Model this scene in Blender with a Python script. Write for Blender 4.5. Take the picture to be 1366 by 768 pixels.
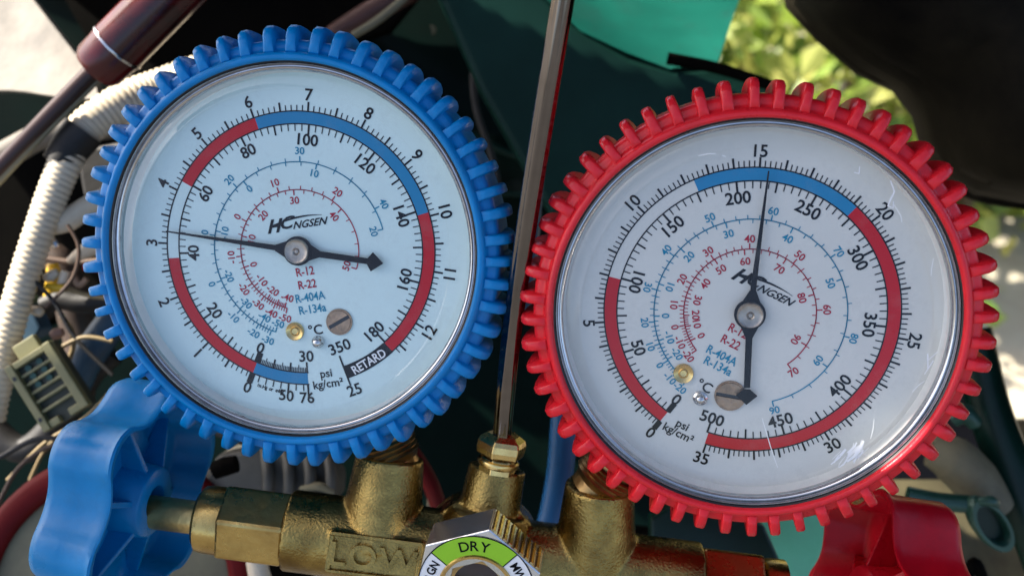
import bpy, bmesh, math, random
from mathutils import Vector, Matrix, Euler
random.seed(7)
rad = math.radians
scene = bpy.context.scene
for o in list(bpy.data.objects): bpy.data.objects.remove(o)
col = scene.collection
S = 0.00015                       # metres per modelling unit
PITCH = 40.0                      # the phone looks down into the engine bay
R3 = Euler((rad(90 - PITCH), 0, 0)).to_matrix()
CAM = Vector((0, 0, 1.25))

# ------------------------------------------------------------------ camera, sky, sun, exposure
cd = bpy.data.cameras.new('camera'); cam = bpy.data.objects.new('camera', cd); col.objects.link(cam)
cam.location = CAM; cam.rotation_euler = (rad(90 - PITCH), 0, 0)
cd.sensor_width = 36; cd.lens = 36 * 1312 / 1366; cd.clip_start = 0.005; cd.clip_end = 500
cd.dof.use_dof = True; cd.dof.focus_distance = 1235 * S; cd.dof.aperture_fstop = 18
scene.camera = cam
SUN = (R3 @ Vector((-0.68, 0.68, 0.25))).normalized()
el = math.asin(SUN.z); az = math.atan2(SUN.x, SUN.y)
w = bpy.data.worlds.new('World'); scene.world = w; w.use_nodes = True
nt = w.node_tree; bg = nt.nodes['Background']; bg.inputs[1].default_value = 0.13
sk = nt.nodes.new('ShaderNodeTexSky'); sk.sky_type = 'NISHITA'; sk.sun_disc = False
sk.sun_elevation = el; sk.sun_rotation = az; sk.air_density = 0.6; sk.dust_density = 3.0; sk.ozone_density = 0.5
nt.links.new(sk.outputs[0], bg.inputs[0])
sl = bpy.data.lights.new('sun', 'SUN'); sl.energy = 5.0; sl.angle = rad(0.5); sl.color = (1, .93, .82)
so = bpy.data.objects.new('sun', sl); col.objects.link(so)
so.rotation_euler = SUN.to_track_quat('Z', 'Y').to_euler()
vs = scene.view_settings; vs.view_transform = 'Standard'; vs.look = 'None'; vs.gamma = 1; vs.use_curve_mapping = False
vs.exposure = 1.62

# ------------------------------------------------------------------ materials
def mat(name, c, rough=.5, metal=0., var=0., vscale=60., bump=0., bscale=300., spec=.5, c2=None, coat=0., sss=0., rvar=0., dirt=0., dcol=(.07, .06, .05)):
    m = bpy.data.materials.new(name); m.use_nodes = True; t = m.node_tree; p = t.nodes['Principled BSDF']
    p.inputs['Base Color'].default_value = (*c, 1); p.inputs['Roughness'].default_value = rough
    p.inputs['Metallic'].default_value = metal; p.inputs['Specular IOR Level'].default_value = spec
    p.inputs['Coat Weight'].default_value = coat
    if sss:
        p.inputs['Subsurface Weight'].default_value = sss; p.inputs['Subsurface Radius'].default_value = (.004, .002, .001)
        p.inputs['Subsurface Scale'].default_value = .4
    tc = t.nodes.new('ShaderNodeTexCoord')
    if var or c2 or rvar:
        n = t.nodes.new('ShaderNodeTexNoise'); n.inputs['Scale'].default_value = vscale; n.inputs['Detail'].default_value = 6; n.inputs['Roughness'].default_value = .65
        t.links.new(tc.outputs['Object'], n.inputs['Vector'])
        rp = t.nodes.new('ShaderNodeValToRGB'); rp.color_ramp.elements[0].position = .35; rp.color_ramp.elements[1].position = .68
        a = [max(0, x * (1 - var)) for x in c]; b = [min(1, x * (1 + var)) for x in c] if c2 is None else list(c2)
        rp.color_ramp.elements[0].color = (*a, 1); rp.color_ramp.elements[1].color = (*b, 1)
        t.links.new(n.outputs[0], rp.inputs[0])
        if var or c2: t.links.new(rp.outputs[0], p.inputs['Base Color'])
        if rvar:
            mr = t.nodes.new('ShaderNodeMapRange'); mr.inputs[3].default_value = max(.02, rough - rvar); mr.inputs[4].default_value = rough + rvar
            mr.inputs[1].default_value = .3; mr.inputs[2].default_value = .7
            t.links.new(n.outputs[0], mr.inputs[0]); t.links.new(mr.outputs[0], p.inputs['Roughness'])
    if dirt:
        nd = t.nodes.new('ShaderNodeTexNoise'); nd.inputs['Scale'].default_value = 70; nd.inputs['Detail'].default_value = 9; nd.inputs['Roughness'].default_value = .72
        t.links.new(tc.outputs['Object'], nd.inputs['Vector'])
        rd = t.nodes.new('ShaderNodeMapRange'); rd.inputs[1].default_value = .50; rd.inputs[2].default_value = .78; rd.inputs[4].default_value = dirt
        t.links.new(nd.outputs[0], rd.inputs[0]); mxd = t.nodes.new('ShaderNodeMixRGB'); mxd.inputs[2].default_value = (*dcol, 1)
        src = p.inputs['Base Color'].links[0].from_socket if p.inputs['Base Color'].links else None
        if src: t.links.new(src, mxd.inputs[1])
        else: mxd.inputs[1].default_value = (*c, 1)
        t.links.new(rd.outputs[0], mxd.inputs[0]); t.links.new(mxd.outputs[0], p.inputs['Base Color'])
    if bump:
        n2 = t.nodes.new('ShaderNodeTexNoise'); n2.inputs['Scale'].default_value = bscale; n2.inputs['Detail'].default_value = 4
        t.links.new(tc.outputs['Object'], n2.inputs['Vector'])
        bp = t.nodes.new('ShaderNodeBump'); bp.inputs['Strength'].default_value = bump; bp.inputs['Distance'].default_value = .0006
        t.links.new(n2.outputs[0], bp.inputs['Height']); t.links.new(bp.outputs[0], p.inputs['Normal'])
    return m

M = {}
M['blue_boot'] = mat('blue_rubber', (.0006, .205, .51), .34, var=.12, vscale=90, bump=.15, bscale=900, spec=.3, rvar=.1, dirt=.4, dcol=(.03, .12, .20))
M['red_boot'] = mat('red_rubber', (.74, .016, .026), .30, var=.12, vscale=90, bump=.15, bscale=900, spec=.35, rvar=.1, dirt=.35, dcol=(.26, .03, .03))
M['blue_knob'] = mat('blue_plastic', (.0004, .17, .41), .32, var=.12, vscale=60, bump=.12, bscale=500, spec=.25, rvar=.1, dirt=.4, dcol=(.02, .09, .15))
M['red_knob'] = mat('red_plastic', (.44, .003, .012), .32, var=.14, vscale=60, bump=.12, bscale=500, spec=.25, rvar=.1, dirt=.4, dcol=(.10, .012, .015))
M['dial'] = mat('dial_sky_tinted', (.63, .78, .76), .45, var=.03, vscale=40, dirt=.12, dcol=(.42, .42, .38))  # white dial with cyan skylight mixed into its colour
M['dial_dim'] = mat('dial_dim_tinted', (.64, .63, .58), .45, var=.03, vscale=40, dirt=.14, dcol=(.40, .38, .34))  # white dial with the greyer, warmer light there mixed into its colour
M['black_ink'] = mat('black_ink', (.004, .004, .005), .5, spec=.1)
M['red_ink'] = mat('red_ink', (.50, .005, .012), .5, spec=.1)
M['blue_ink'] = mat('blue_ink', (.015, .21, .42), .5, spec=.1)
M['cyan_ink'] = mat('cyan_ink', (.003, .22, .36), .5, spec=.1)
M['crimson_ink'] = mat('crimson_ink', (.38, .008, .03), .5, spec=.1)
M['white_ink'] = mat('white_ink', (.8, .8, .8), .5)
M['needle'] = mat('needle_black', (.003, .003, .0035), .45, spec=.15)
M['steel'] = mat('polished_steel', (.62, .61, .60), .14, 1., var=.1, vscale=200, rvar=.06)
M['screw'] = mat('coppery_screw', (.38, .25, .16), .38, 1., var=.3, vscale=300, bump=.3, bscale=1200)
M['dull_steel'] = mat('dull_steel', (.42, .36, .30), .38, 1., var=.25, vscale=300, bump=.2, bscale=900)
M['chrome'] = mat('chrome', (.18, .16, .145), .06, 1., var=.2, vscale=60, rvar=.04)
M['brass'] = mat('cast_brass', (.22, .145, .042), .27, 1., c2=(.46, .32, .095), vscale=120, bump=.32, bscale=2000, rvar=.12, dirt=.75, dcol=(.10, .05, .018))
M['brass_smooth'] = mat('machined_brass', (.62, .44, .15), .30, 1., c2=(.42, .27, .085), vscale=110, bump=.15, bscale=700, rvar=.1, dirt=.6, dcol=(.16, .08, .025))
M['brass_bright'] = mat('bright_brass', (.80, .58, .22), .27, 1., c2=(.55, .36, .13), vscale=160, rvar=.12)
M['brass_dark'] = mat('tarnished_brass', (.24, .14, .055), .35, 1., c2=(.42, .27, .1), vscale=150, bump=.2, bscale=500)
M['case'] = mat('case_black', (.012, .012, .013), .4)
M['nickel'] = mat('nickel_plate', (.72, .72, .70), .25, .9, var=.1, vscale=120)
M['label_white'] = mat('label_white', (.78, .78, .75), .45, var=.04, vscale=120)
M['label_green'] = mat('label_green', (.27, .55, .012), .45, var=.04, vscale=120)
M['dark_hole'] = mat('brown_hollow', (.05, .018, .008), .35, var=.3, vscale=200)
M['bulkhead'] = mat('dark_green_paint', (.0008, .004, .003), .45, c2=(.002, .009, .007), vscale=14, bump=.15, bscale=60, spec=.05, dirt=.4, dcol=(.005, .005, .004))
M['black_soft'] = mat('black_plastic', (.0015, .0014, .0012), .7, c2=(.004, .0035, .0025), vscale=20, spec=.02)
M['teal_paint'] = mat('teal_car_paint', (.004, .055, .042), .3, c2=(.012, .15, .11), vscale=7, coat=.3, bump=.2, bscale=30, dirt=.7, dcol=(.02, .05, .045))
M['mint_paint'] = mat('mint_paint', (.09, .40, .22), .5, c2=(.12, .46, .27), vscale=50, dirt=.4, dcol=(.06, .2, .12))
M['dkgreen_paint'] = mat('dark_green_gloss', (.001, .012, .008), .35, c2=(.002, .022, .015), vscale=40, spec=.25)
M['pale_paint'] = mat('pale_dusty_paint', (.06, .052, .042), .7, c2=(.23, .205, .165), vscale=26, bump=.15, bscale=100, dirt=.5, dcol=(.10, .09, .07))
M['cream'] = mat('cream_plastic', (.56, .47, .33), .5, c2=(.68, .60, .46), vscale=30, dirt=.6, dcol=(.22, .16, .09))
M['tape'] = mat('black_tape', (.004, .0035, .003), .6, c2=(.010, .009, .007), vscale=80, bump=.3, bscale=200)
M['strut_tube'] = mat('strut_black_red_sheen', (.012, .003, .0025), .2, c2=(.16, .006, .007), vscale=16, spec=.5)  # red sheen of reflections put into the black tube's colour
M['strut_rod'] = mat('strut_rod', (.035, .014, .011), .28, .3, c2=(.015, .007, .006), vscale=40)
M['olive'] = mat('olive_plastic', (.17, .16, .07), .5, c2=(.24, .22, .10), vscale=60, bump=.1, bscale=200)
M['olive_dark'] = mat('olive_inside', (.03, .035, .022), .6, c2=(.06, .06, .035), vscale=80)
M['yellow'] = mat('yellow_plastic', (.70, .42, .01), .4, var=.1, vscale=60)
M['dkblue'] = mat('faded_blue_plastic', (.012, .045, .085), .5, c2=(.03, .085, .13), vscale=40)
M['blue_hose'] = mat('blue_hose_rubber', (.004, .085, .24), .4, var=.15, vscale=40, bump=.1, bscale=300)
M['brown'] = mat('brown_wire', (.10, .055, .03), .6, c2=(.05, .028, .018), vscale=60)
M['tan'] = mat('tan_wire', (.26, .19, .08), .55, c2=(.16, .11, .05), vscale=60)
M['dkred'] = mat('dark_red_rubber', (.075, .0025, .003), .6, c2=(.12, .005, .006), vscale=40, spec=.12, dirt=.5, dcol=(.06, .03, .02))
M['grey_cast'] = mat('grey_cast_metal', (.05, .05, .042), .6, .2, c2=(.10, .095, .078), vscale=40, bump=.3, bscale=200)
M['beige_dirt'] = mat('beige_dusty_metal', (.20, .18, .105), .7, c2=(.11, .10, .06), vscale=45, bump=.25, bscale=160, dirt=.5, dcol=(.05, .04, .025))
M['rust'] = mat('rusty_rod', (.075, .026, .018), .55, c2=(.04, .018, .013), vscale=50, bump=.3, bscale=200)
M['ground'] = mat('dry_ground', (.36, .31, .22), .9, c2=(.46, .42, .32), vscale=9, bump=.3, bscale=60)
M['greenish_metal'] = mat('green_tinted_metal', (.012, .05, .035), .35, .2, c2=(.025, .09, .065), vscale=50)
M['bark'] = mat('bark', (.10, .075, .05), .85, c2=(.16, .12, .08), vscale=30, bump=.5, bscale=60)

def leaf_mat():
    m = bpy.data.materials.new('leaf_green'); m.use_nodes = True; t = m.node_tree; p = t.nodes['Principled BSDF']
    g = t.nodes.new('ShaderNodeNewGeometry'); rp = t.nodes.new('ShaderNodeValToRGB')
    e = rp.color_ramp.elements; e[0].color = (.09, .17, .02, 1); e[1].color = (.46, .43, .12, 1)
    x = e.new(.5); x.color = (.21, .30, .04, 1)
    t.links.new(g.outputs['Random Per Island'], rp.inputs[0]); t.links.new(rp.outputs[0], p.inputs['Base Color'])
    p.inputs['Roughness'].default_value = .45
    tr = t.nodes.new('ShaderNodeBsdfTranslucent'); mx = t.nodes.new('ShaderNodeMixShader'); mx.inputs[0].default_value = .4
    t.links.new(rp.outputs[0], tr.inputs[0]); t.links.new(p.outputs[0], mx.inputs[1]); t.links.new(tr.outputs[0], mx.inputs[2])
    t.links.new(mx.outputs[0], t.nodes['Material Output'].inputs[0]); return m
M['leaf'] = leaf_mat()

def thin_lens(name, tint, refl=1.0, ior=1.5):
    m = bpy.data.materials.new(name); m.use_nodes = True; t = m.node_tree; t.nodes.remove(t.nodes['Principled BSDF'])
    tr = t.nodes.new('ShaderNodeBsdfTransparent'); tr.inputs[0].default_value = (*tint, 1)
    gl = t.nodes.new('ShaderNodeBsdfGlossy'); gl.inputs['Roughness'].default_value = .03
    fr = t.nodes.new('ShaderNodeFresnel'); ge = t.nodes.new('ShaderNodeNewGeometry'); io = t.nodes.new('ShaderNodeMapRange')   # a thin sheet: same reflectance from either side
    io.inputs[3].default_value = ior; io.inputs[4].default_value = 1 / ior
    t.links.new(ge.outputs['Backfacing'], io.inputs[0]); t.links.new(io.outputs[0], fr.inputs[0])
    mu = t.nodes.new('ShaderNodeMath'); mu.operation = 'MULTIPLY'; mu.inputs[1].default_value = refl
    mx = t.nodes.new('ShaderNodeMixShader')
    t.links.new(fr.outputs[0], mu.inputs[0]); t.links.new(mu.outputs[0], mx.inputs[0])
    t.links.new(tr.outputs[0], mx.inputs[1]); t.links.new(gl.outputs[0], mx.inputs[2])
    tc = t.nodes.new('ShaderNodeTexCoord'); nz = t.nodes.new('ShaderNodeTexNoise'); nz.inputs['Scale'].default_value = 130; nz.inputs['Detail'].default_value = 10; nz.inputs['Roughness'].default_value = .8
    mr = t.nodes.new('ShaderNodeMapRange'); mr.inputs[1].default_value = .52; mr.inputs[2].default_value = .80; mr.inputs[4].default_value = .13
    df = t.nodes.new('ShaderNodeBsdfDiffuse'); df.inputs[0].default_value = (.55, .53, .48, 1); m2 = t.nodes.new('ShaderNodeMixShader')      # dust film
    t.links.new(tc.outputs['Object'], nz.inputs[0]); t.links.new(nz.outputs[0], mr.inputs[0]); t.links.new(mr.outputs[0], m2.inputs[0])
    t.links.new(mx.outputs[0], m2.inputs[1]); t.links.new(df.outputs[0], m2.inputs[2])
    t.links.new(m2.outputs[0], t.nodes['Material Output'].inputs[0]); return m
M['lens'] = thin_lens('clear_lens', (.975, .99, .985), 1.0)
M['sight'] = thin_lens('sight_glass_clear', (.95, .95, .92), .5)

# ------------------------------------------------------------------ mesh helpers (modelling units, camera axes: x right, y up, z to the camera)
def px(x, y, d): return Vector(((x - 683) / 1312 * d, -(y - 384) / 1312 * d, -d))
class MB:
    def __init__(s): s.v = []; s.f = []; s.sm = []
    def add(s, vs, fs, smooth=True, T=None):
        n = len(s.v)
        s.v += [T @ Vector(a) for a in vs] if T else [Vector(a) for a in vs]
        s.f += [[i + n for i in f] for f in fs]; s.sm += [smooth] * len(fs); return s
    def lathe(s, prof, seg=64, T=None, smooth=True, closed=False, rf=None):
        vs = []; fs = []; k = len(prof)
        for i in range(seg):
            a = 2 * math.pi * i / seg
            for r, z in prof:
                rr = r if rf is None else rf(r, a)
                vs.append((rr * math.cos(a), rr * math.sin(a), z))
        for i in range(seg):
            j = (i + 1) % seg
            for q in range(k if closed else k - 1):
                p = (q + 1) % k
                fs.append([i * k + q, j * k + q, j * k + p, i * k + p])
        return s.add(vs, fs, smooth, T)
    def cyl(s, r, z0, z1, seg=32, T=None, bev=0, r1=None, smooth=True):
        r1 = r if r1 is None else r1
        pr = [(0.001, z0), (r - bev, z0), (r, z0 + bev), (r1, z1 - bev), (r1 - bev, z1), (0.001, z1)] if bev else [(0.001, z0), (r, z0), (r, z0), (r1, z1), (r1, z1), (0.001, z1)]
        return s.lathe(pr, seg, T, smooth)
    def box(s, a, b, T=None):
        x0, y0, z0 = a; x1, y1, z1 = b
        vs = [(x0, y0, z0), (x1, y0, z0), (x1, y1, z0), (x0, y1, z0), (x0, y0, z1), (x1, y0, z1), (x1, y1, z1), (x0, y1, z1)]
        return s.add(vs, [[3, 2, 1, 0], [4, 5, 6, 7], [0, 1, 5, 4], [1, 2, 6, 5], [2, 3, 7, 6], [3, 0, 4, 7]], False, T)
    def prism(s, pts, z0, z1, T=None, bev=0):
        n = len(pts); ar = sum(pts[i][0] * pts[(i + 1) % n][1] - pts[(i + 1) % n][0] * pts[i][1] for i in range(n))
        if ar < 0: pts = pts[::-1]
        if bev:
            c = Vector((sum(p[0] for p in pts) / n, sum(p[1] for p in pts) / n))
            ins = []
            for p in pts:
                d = Vector(p) - c; L = max(d.length, 1e-6); ins.append(c + d * max(0, (L - bev) / L))
            rings = [[(*p, z0) for p in pts], [(*p, z1 - bev) for p in pts], [(*p, z1) for p in ins]]
        else: rings = [[(*p, z0) for p in pts], [(*p, z1) for p in pts]]
        vs = [v for r in rings for v in r]; fs = [list(range(n))[::-1], [(len(rings) - 1) * n + i for i in range(n)]]
        for k in range(len(rings) - 1):
            fs += [[k * n + i, k * n + (i + 1) % n, (k + 1) * n + (i + 1) % n, (k + 1) * n + i] for i in range(n)]
        return s.add(vs, fs, False, T)
    def tube(s, pts, r, seg=16, sub=8, rfun=None, cap=True, T=None, flute=0):
        P = [Vector(p) for p in pts]; Q = []; n = len(P); rr = r if isinstance(r, (list, tuple)) else [r] * n; RR = []
        for i in range(n - 1):
            p0, p1, p2, p3 = P[max(i - 1, 0)], P[i], P[i + 1], P[min(i + 2, n - 1)]
            for k in range(sub):
                t = k / sub
                Q.append(.5 * ((2 * p1) + (p2 - p0) * t + (2 * p0 - 5 * p1 + 4 * p2 - p3) * t * t + (3 * p1 - p0 - 3 * p2 + p3) * t ** 3))
                RR.append(rr[i] * (1 - t) + rr[i + 1] * t)
        Q.append(P[-1]); RR.append(rr[-1]); L = 0; vs = []; fs = []; up = None
        for i, q in enumerate(Q):
            d = (Q[min(i + 1, len(Q) - 1)] - Q[max(i - 1, 0)]).normalized()
            if i: L += (q - Q[i - 1]).length
            if up is None: up = d.orthogonal().normalized()
            up = (up - d * up.dot(d)).normalized(); b = d.cross(up); ra = RR[i] if rfun is None else rfun(L, RR[i])
            for k in range(seg):
                a = 2 * math.pi * k / seg; vs.append(q + (up * math.cos(a) + b * math.sin(a)) * ra * (1 + flute * math.cos(7 * a + 1.2)))
        for i in range(len(Q) - 1):
            for k in range(seg):
                j = (k + 1) % seg; fs.append([i * seg + k, i * seg + j, (i + 1) * seg + j, (i + 1) * seg + k])
        if cap: fs += [list(range(seg))[::-1], [(len(Q) - 1) * seg + k for k in range(seg)]]
        return s.add(vs, fs, True, T)
    def arc(s, r0, r1, a0, a1, z0, z1, step=2.):          # dial ring segment, angles clockwise from up, degrees
        n = max(2, int(abs(a1 - a0) / step)); pts = []
        vs = []; fs = []
        for i in range(n + 1):
            a = rad(a0 + (a1 - a0) * i / n); sx, cy = math.sin(a), math.cos(a)
            vs += [(r0 * sx, r0 * cy, z1), (r1 * sx, r1 * cy, z1), (r0 * sx, r0 * cy, z0), (r1 * sx, r1 * cy, z0)]
        for i in range(n):
            p, q = i * 4, i * 4 + 4
            fs += [[p, q, q + 1, p + 1], [p + 1, q + 1, q + 3, p + 3], [p + 2, q + 2, q, p]]
        fs += [[0, 1, 3, 2], [n * 4, n * 4 + 2, n * 4 + 3, n * 4 + 1]]
        return s.add(vs, fs, False)
    def tick(s, a, r0, r1, wd, z0=.3, z1=.7):
        T = Matrix.Rotation(-rad(a), 4, 'Z'); return s.box((-wd / 2, r0, z0), (wd / 2, r1, z1), T)
    def mesh(s, name):
        me = bpy.data.meshes.new(name); me.from_pydata([v * S for v in s.v], [], s.f); me.validate(); bm = bmesh.new(); bm.from_mesh(me)
        bmesh.ops.remove_doubles(bm, verts=bm.verts, dist=1e-9)
        me2 = me
        bm.free()
        if len(me.polygons) == len(s.sm):
            me.polygons.foreach_set('use_smooth', s.sm)
        me.update(); return me
    def build(s, name, m, parent=None, T=None, sharp=40, bevel=0):
        o = bpy.data.objects.new(name, s.mesh(name)); col.objects.link(o); o.data.materials.append(m)
        bm = bmesh.new(); bm.from_mesh(o.data)
        bmesh.ops.remove_doubles(bm, verts=bm.verts, dist=2e-8); bmesh.ops.dissolve_degenerate(bm, dist=1e-8, edges=bm.edges)
        bmesh.ops.recalc_face_normals(bm, faces=bm.faces)
        for e in bm.edges:
            if len(e.link_faces) == 2 and e.calc_face_angle(0) > rad(sharp): e.smooth = False
        bm.to_mesh(o.data); bm.free()
        if bevel:
            b = o.modifiers.new('bevel', 'BEVEL'); b.width = bevel * S; b.segments = 2; b.limit_method = 'ANGLE'; b.angle_limit = rad(35)
        if parent: o.parent = parent
        if T is not None: o.matrix_local = loc_m(T)
        return o
def loc_m(T): m = T.copy(); m.translation = T.translation * S; return m
def world(T):                      # camera-axes transform (units) -> world matrix
    t = T.translation.copy(); r = R3.to_4x4() @ T.to_3x3().to_4x4()
    r.translation = CAM + R3 @ (t * S); return r
def props(o, label=None, cat=None, group=None, kind=None):
    for k, v in (('label', label), ('category', cat), ('group', group), ('kind', kind)):
        if v: o[k] = v
    return o
def thing(name, T, label, cat, group=None):
    o = bpy.data.objects.new(name, None); col.objects.link(o); o.empty_display_size = .01; o.matrix_world = world(T)
    return props(o, label, cat, group)
def tr(v): return Matrix.Translation(Vector(v))
def frame(p, axis, up=(0, 0, 1)):   # z of the frame along axis
    z = Vector(axis).normalized(); u = Vector(up); x = u.cross(z)
    if x.length < 1e-4: x = z.orthogonal()
    x.normalize(); y = z.cross(x); m = Matrix((x, y, z)).transposed().to_4x4(); m.translation = Vector(p); return m
def solo(name, mb, m, c, label, cat, group=None, kind=None, sharp=40, bevel=0, smooth=None):   # a one-mesh thing built in camera axes round c
    c = Vector(c); mb.v = [v - c for v in mb.v]
    o = mb.build(name, m, sharp=sharp, bevel=bevel); o.matrix_world = world(tr(c)); return props(o, label, cat, group, kind)
def rel(mb, c): mb.v = [v - Vector(c) for v in mb.v]; return mb

# ------------------------------------------------------------------ text as flat print
FC = {}
def glyphs(txt, shear=0., bold=0., depth=0., space=1.0):
    k = (txt, shear, bold, depth, space)
    if k not in FC:
        c = bpy.data.curves.new('t', 'FONT'); c.body = txt; c.align_x = 'CENTER'; c.size = 1; c.shear = shear; c.offset = bold; c.extrude = depth; c.resolution_u = 3; c.space_character = space
        o = bpy.data.objects.new('t', c); col.objects.link(o); dg = bpy.context.evaluated_depsgraph_get()
        me = bpy.data.meshes.new_from_object(o.evaluated_get(dg))
        v = [tuple(x.co) for x in me.vertices]; f = [list(p.vertices) for p in me.polygons]
        bpy.data.objects.remove(o); bpy.data.curves.remove(c); bpy.data.meshes.remove(me)
        xs = [a[0] for a in v]; cx = (min(xs) + max(xs)) / 2
        FC[k] = ([(a[0] - cx, a[1], a[2]) for a in v], f)
    return FC[k]
CAP = None
def text(mb, txt, x, y, ang, cap, z=.7, squeeze=1.0, T=None, **kw):       # ang clockwise degrees, centred on cap height
    global CAP
    if CAP is None: CAP = max(a[1] for a in glyphs('7')[0])
    v, f = glyphs(txt, **kw); s = cap / CAP
    L = tr((x, y, z)) @ Matrix.Rotation(-rad(ang), 4, 'Z') @ tr((0, -cap / 2, 0)) @ Matrix.Diagonal((s * squeeze, s, s, 1))
    mb.add(v, f, False, (T @ L) if T else L)
def rtext(mb, txt, r, a, roll, cap, z=.7, **kw):
    q = (a - roll + 180) % 360 - 180; flip = abs(q) > 95
    text(mb, txt, r * math.sin(rad(a)), r * math.cos(rad(a)), a + (180 if flip else 0), cap, z, **kw)
def interp(tab, v):
    for (a, x), (b, y) in zip(tab, tab[1:]):
        if a <= v <= b: return x + (y - x) * (v - a) / (b - a)

# ================================================================== LARGE STRUCTURE
g = MB()
N = 24
gv = [((i / N - .5) * 400, (j / N - .5) * 400, 0) for j in range(N + 1) for i in range(N + 1)]
gf = [[j * (N + 1) + i, j * (N + 1) + i + 1, (j + 1) * (N + 1) + i + 1, (j + 1) * (N + 1) + i] for j in range(N) for i in range(N)]
me = bpy.data.meshes.new('ground'); me.from_pydata(gv, [], gf); o = bpy.data.objects.new('ground', me); col.objects.link(o); me.materials.append(mat('asphalt', (.05, .05, .048), .9, c2=(.075, .072, .066), vscale=6, bump=.3, bscale=60))
props(o, 'dark asphalt ground under the car', 'ground', kind='structure')

pv = [(-6, .95, .004), (8, .95, .004), (8, 9, .004), (-6, 9, .004)]; me = bpy.data.meshes.new('path'); me.from_pydata(pv, [], [[0, 1, 2, 3]]); o = bpy.data.objects.new('path', me); col.objects.link(o); me.materials.append(M['ground'])
props(o, 'pale sunlit sandy path beyond the car', 'path', kind='structure')

def slab(name, pts, d, th, m, label, cat, kind=None, bevel=3, dfun=None):      # a plate whose outline stands at its own distance
    mb = MB(); P = [px(x, y, dfun(x, y) if dfun else d) for x, y in pts]; n = len(P)
    mb.add(P + [p + Vector((0, 0, -th)) for p in P], [list(range(n)), [n + i for i in range(n)][::-1]] + [[i, (i + 1) % n, n + (i + 1) % n, n + i] for i in range(n)], False)
    c = sum(P, Vector()) / n
    return solo(name, mb, m, c, label, cat, kind=kind, bevel=bevel)

def grid_sheet(rows, th):           # lofted curved sheet with thickness; rows of camera-axes points
    mb = MB(); nr = len(rows); nc = len(rows[0]); F = [p for r in rows for p in r]; B = [p + Vector((0, 0, -th)) for p in F]; n = len(F)
    fs = []
    for i in range(nr - 1):
        for j in range(nc - 1):
            q = [i * nc + j, i * nc + j + 1, (i + 1) * nc + j + 1, (i + 1) * nc + j]; fs.append(q); fs.append([n + k for k in q][::-1])
    for j in range(nc - 1):
        fs.append([j, n + j, n + j + 1, j + 1]); k = (nr - 1) * nc + j; fs.append([k, k + 1, n + k + 1, n + k])
    for i in range(nr - 1):
        fs.append([i * nc, (i + 1) * nc, n + (i + 1) * nc, n + i * nc]); k = i * nc + nc - 1; fs.append([k, n + k, n + k + nc, k + nc])
    return mb.add(F + B, fs, True)

# dark inner panel of the engine bay, with pressed ridges
def bulk_d(x, y):
    d = 2750
    t = (y - 150) - .42 * (x - 560)
    d -= 90 * math.exp(-(t / 45) ** 2) + 60 * math.exp(-((y - 260) / 18) ** 2) * (1 if x > 500 else 0)
    t2 = (y - 40) - .75 * (x - 470); d -= 60 * math.exp(-(t2 / 25) ** 2)
    return d
rows = [[px(x if x < 940 else 940 + (x - 940) * (0.05 if y < 100 else min(1, .05 + (y - 100) / 60)), y, bulk_d(x, y)) for x in range(-260, 1081, 20)] for y in range(-160, 1001, 20)]
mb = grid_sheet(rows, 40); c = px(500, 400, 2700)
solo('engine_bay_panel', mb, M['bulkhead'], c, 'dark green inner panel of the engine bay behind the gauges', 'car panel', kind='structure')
rows = [[px(x, y, 2950 - (y - 500) * 1.5 + 30 * math.sin(x / 40)) for x in range(1060, 1700, 30)] for y in range(560, 1100, 30)]
mb = grid_sheet(rows, 40)
solo('engine_bay_floor', mb, mat('floor_dust', (.10, .085, .045), .8, c2=(.05, .045, .025), vscale=25, bump=.3, bscale=100, spec=.1, dirt=.6, dcol=(.03, .012, .008)), px(1300, 700, 2900), 'dusty beige floor of the engine bay at lower right', 'car panel', kind='structure')

# pale sunlit wing, upper left
def fd(x, y): return 2330 - .9 * x - 1.2 * y + (-.0025 * (x - 70) ** 2 if x < 70 else 0) - 60 * math.sin(max(0, min(1, (y + 60) / 260)) * math.pi)
rows = []
for k in range(10):
    y = -90 + k * 24
    x1 = 45 + (y + 4) * .78 if y < 100 else 126 + (y - 100) * .2
    x1 = max(-30, x1); rows.append([px(-160 + (x1 + 160) * i / 12, y + 6 * math.sin(i * .7), fd(-160 + (x1 + 160) * i / 12, y) - (40 * (i / 12) ** 6)) for i in range(13)])
solo('car_wing', grid_sheet(rows, 30), M['pale_paint'], px(20, 80, 2200), 'pale dusty car wing blown out by sun at upper left', 'car panel')
# a lower pale edge with curved dark gap under it
P = [px(-60, 232, 2050), px(0, 210, 2020), px(60, 180, 2000), px(130, 172, 1990), px(215, 165, 2000)]
solo('wing_edge', MB().tube(P, [26, 28, 26, 24, 22], 16), M['pale_paint'], px(60, 190, 2000), 'rolled cream edge running under the pale wing', 'car panel')
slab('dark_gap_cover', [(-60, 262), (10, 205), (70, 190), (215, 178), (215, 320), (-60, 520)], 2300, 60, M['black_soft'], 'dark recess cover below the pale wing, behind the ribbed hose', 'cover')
# hatch-dark panel at the top, between wing and strut
slab('black_trim_panel', [(42, -80), (120, 60), (240, 130), (520, 40), (620, -80)], 2420, 40, M['black_soft'], 'black trim panel at the top between wing and strut', 'trim panel')

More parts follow.
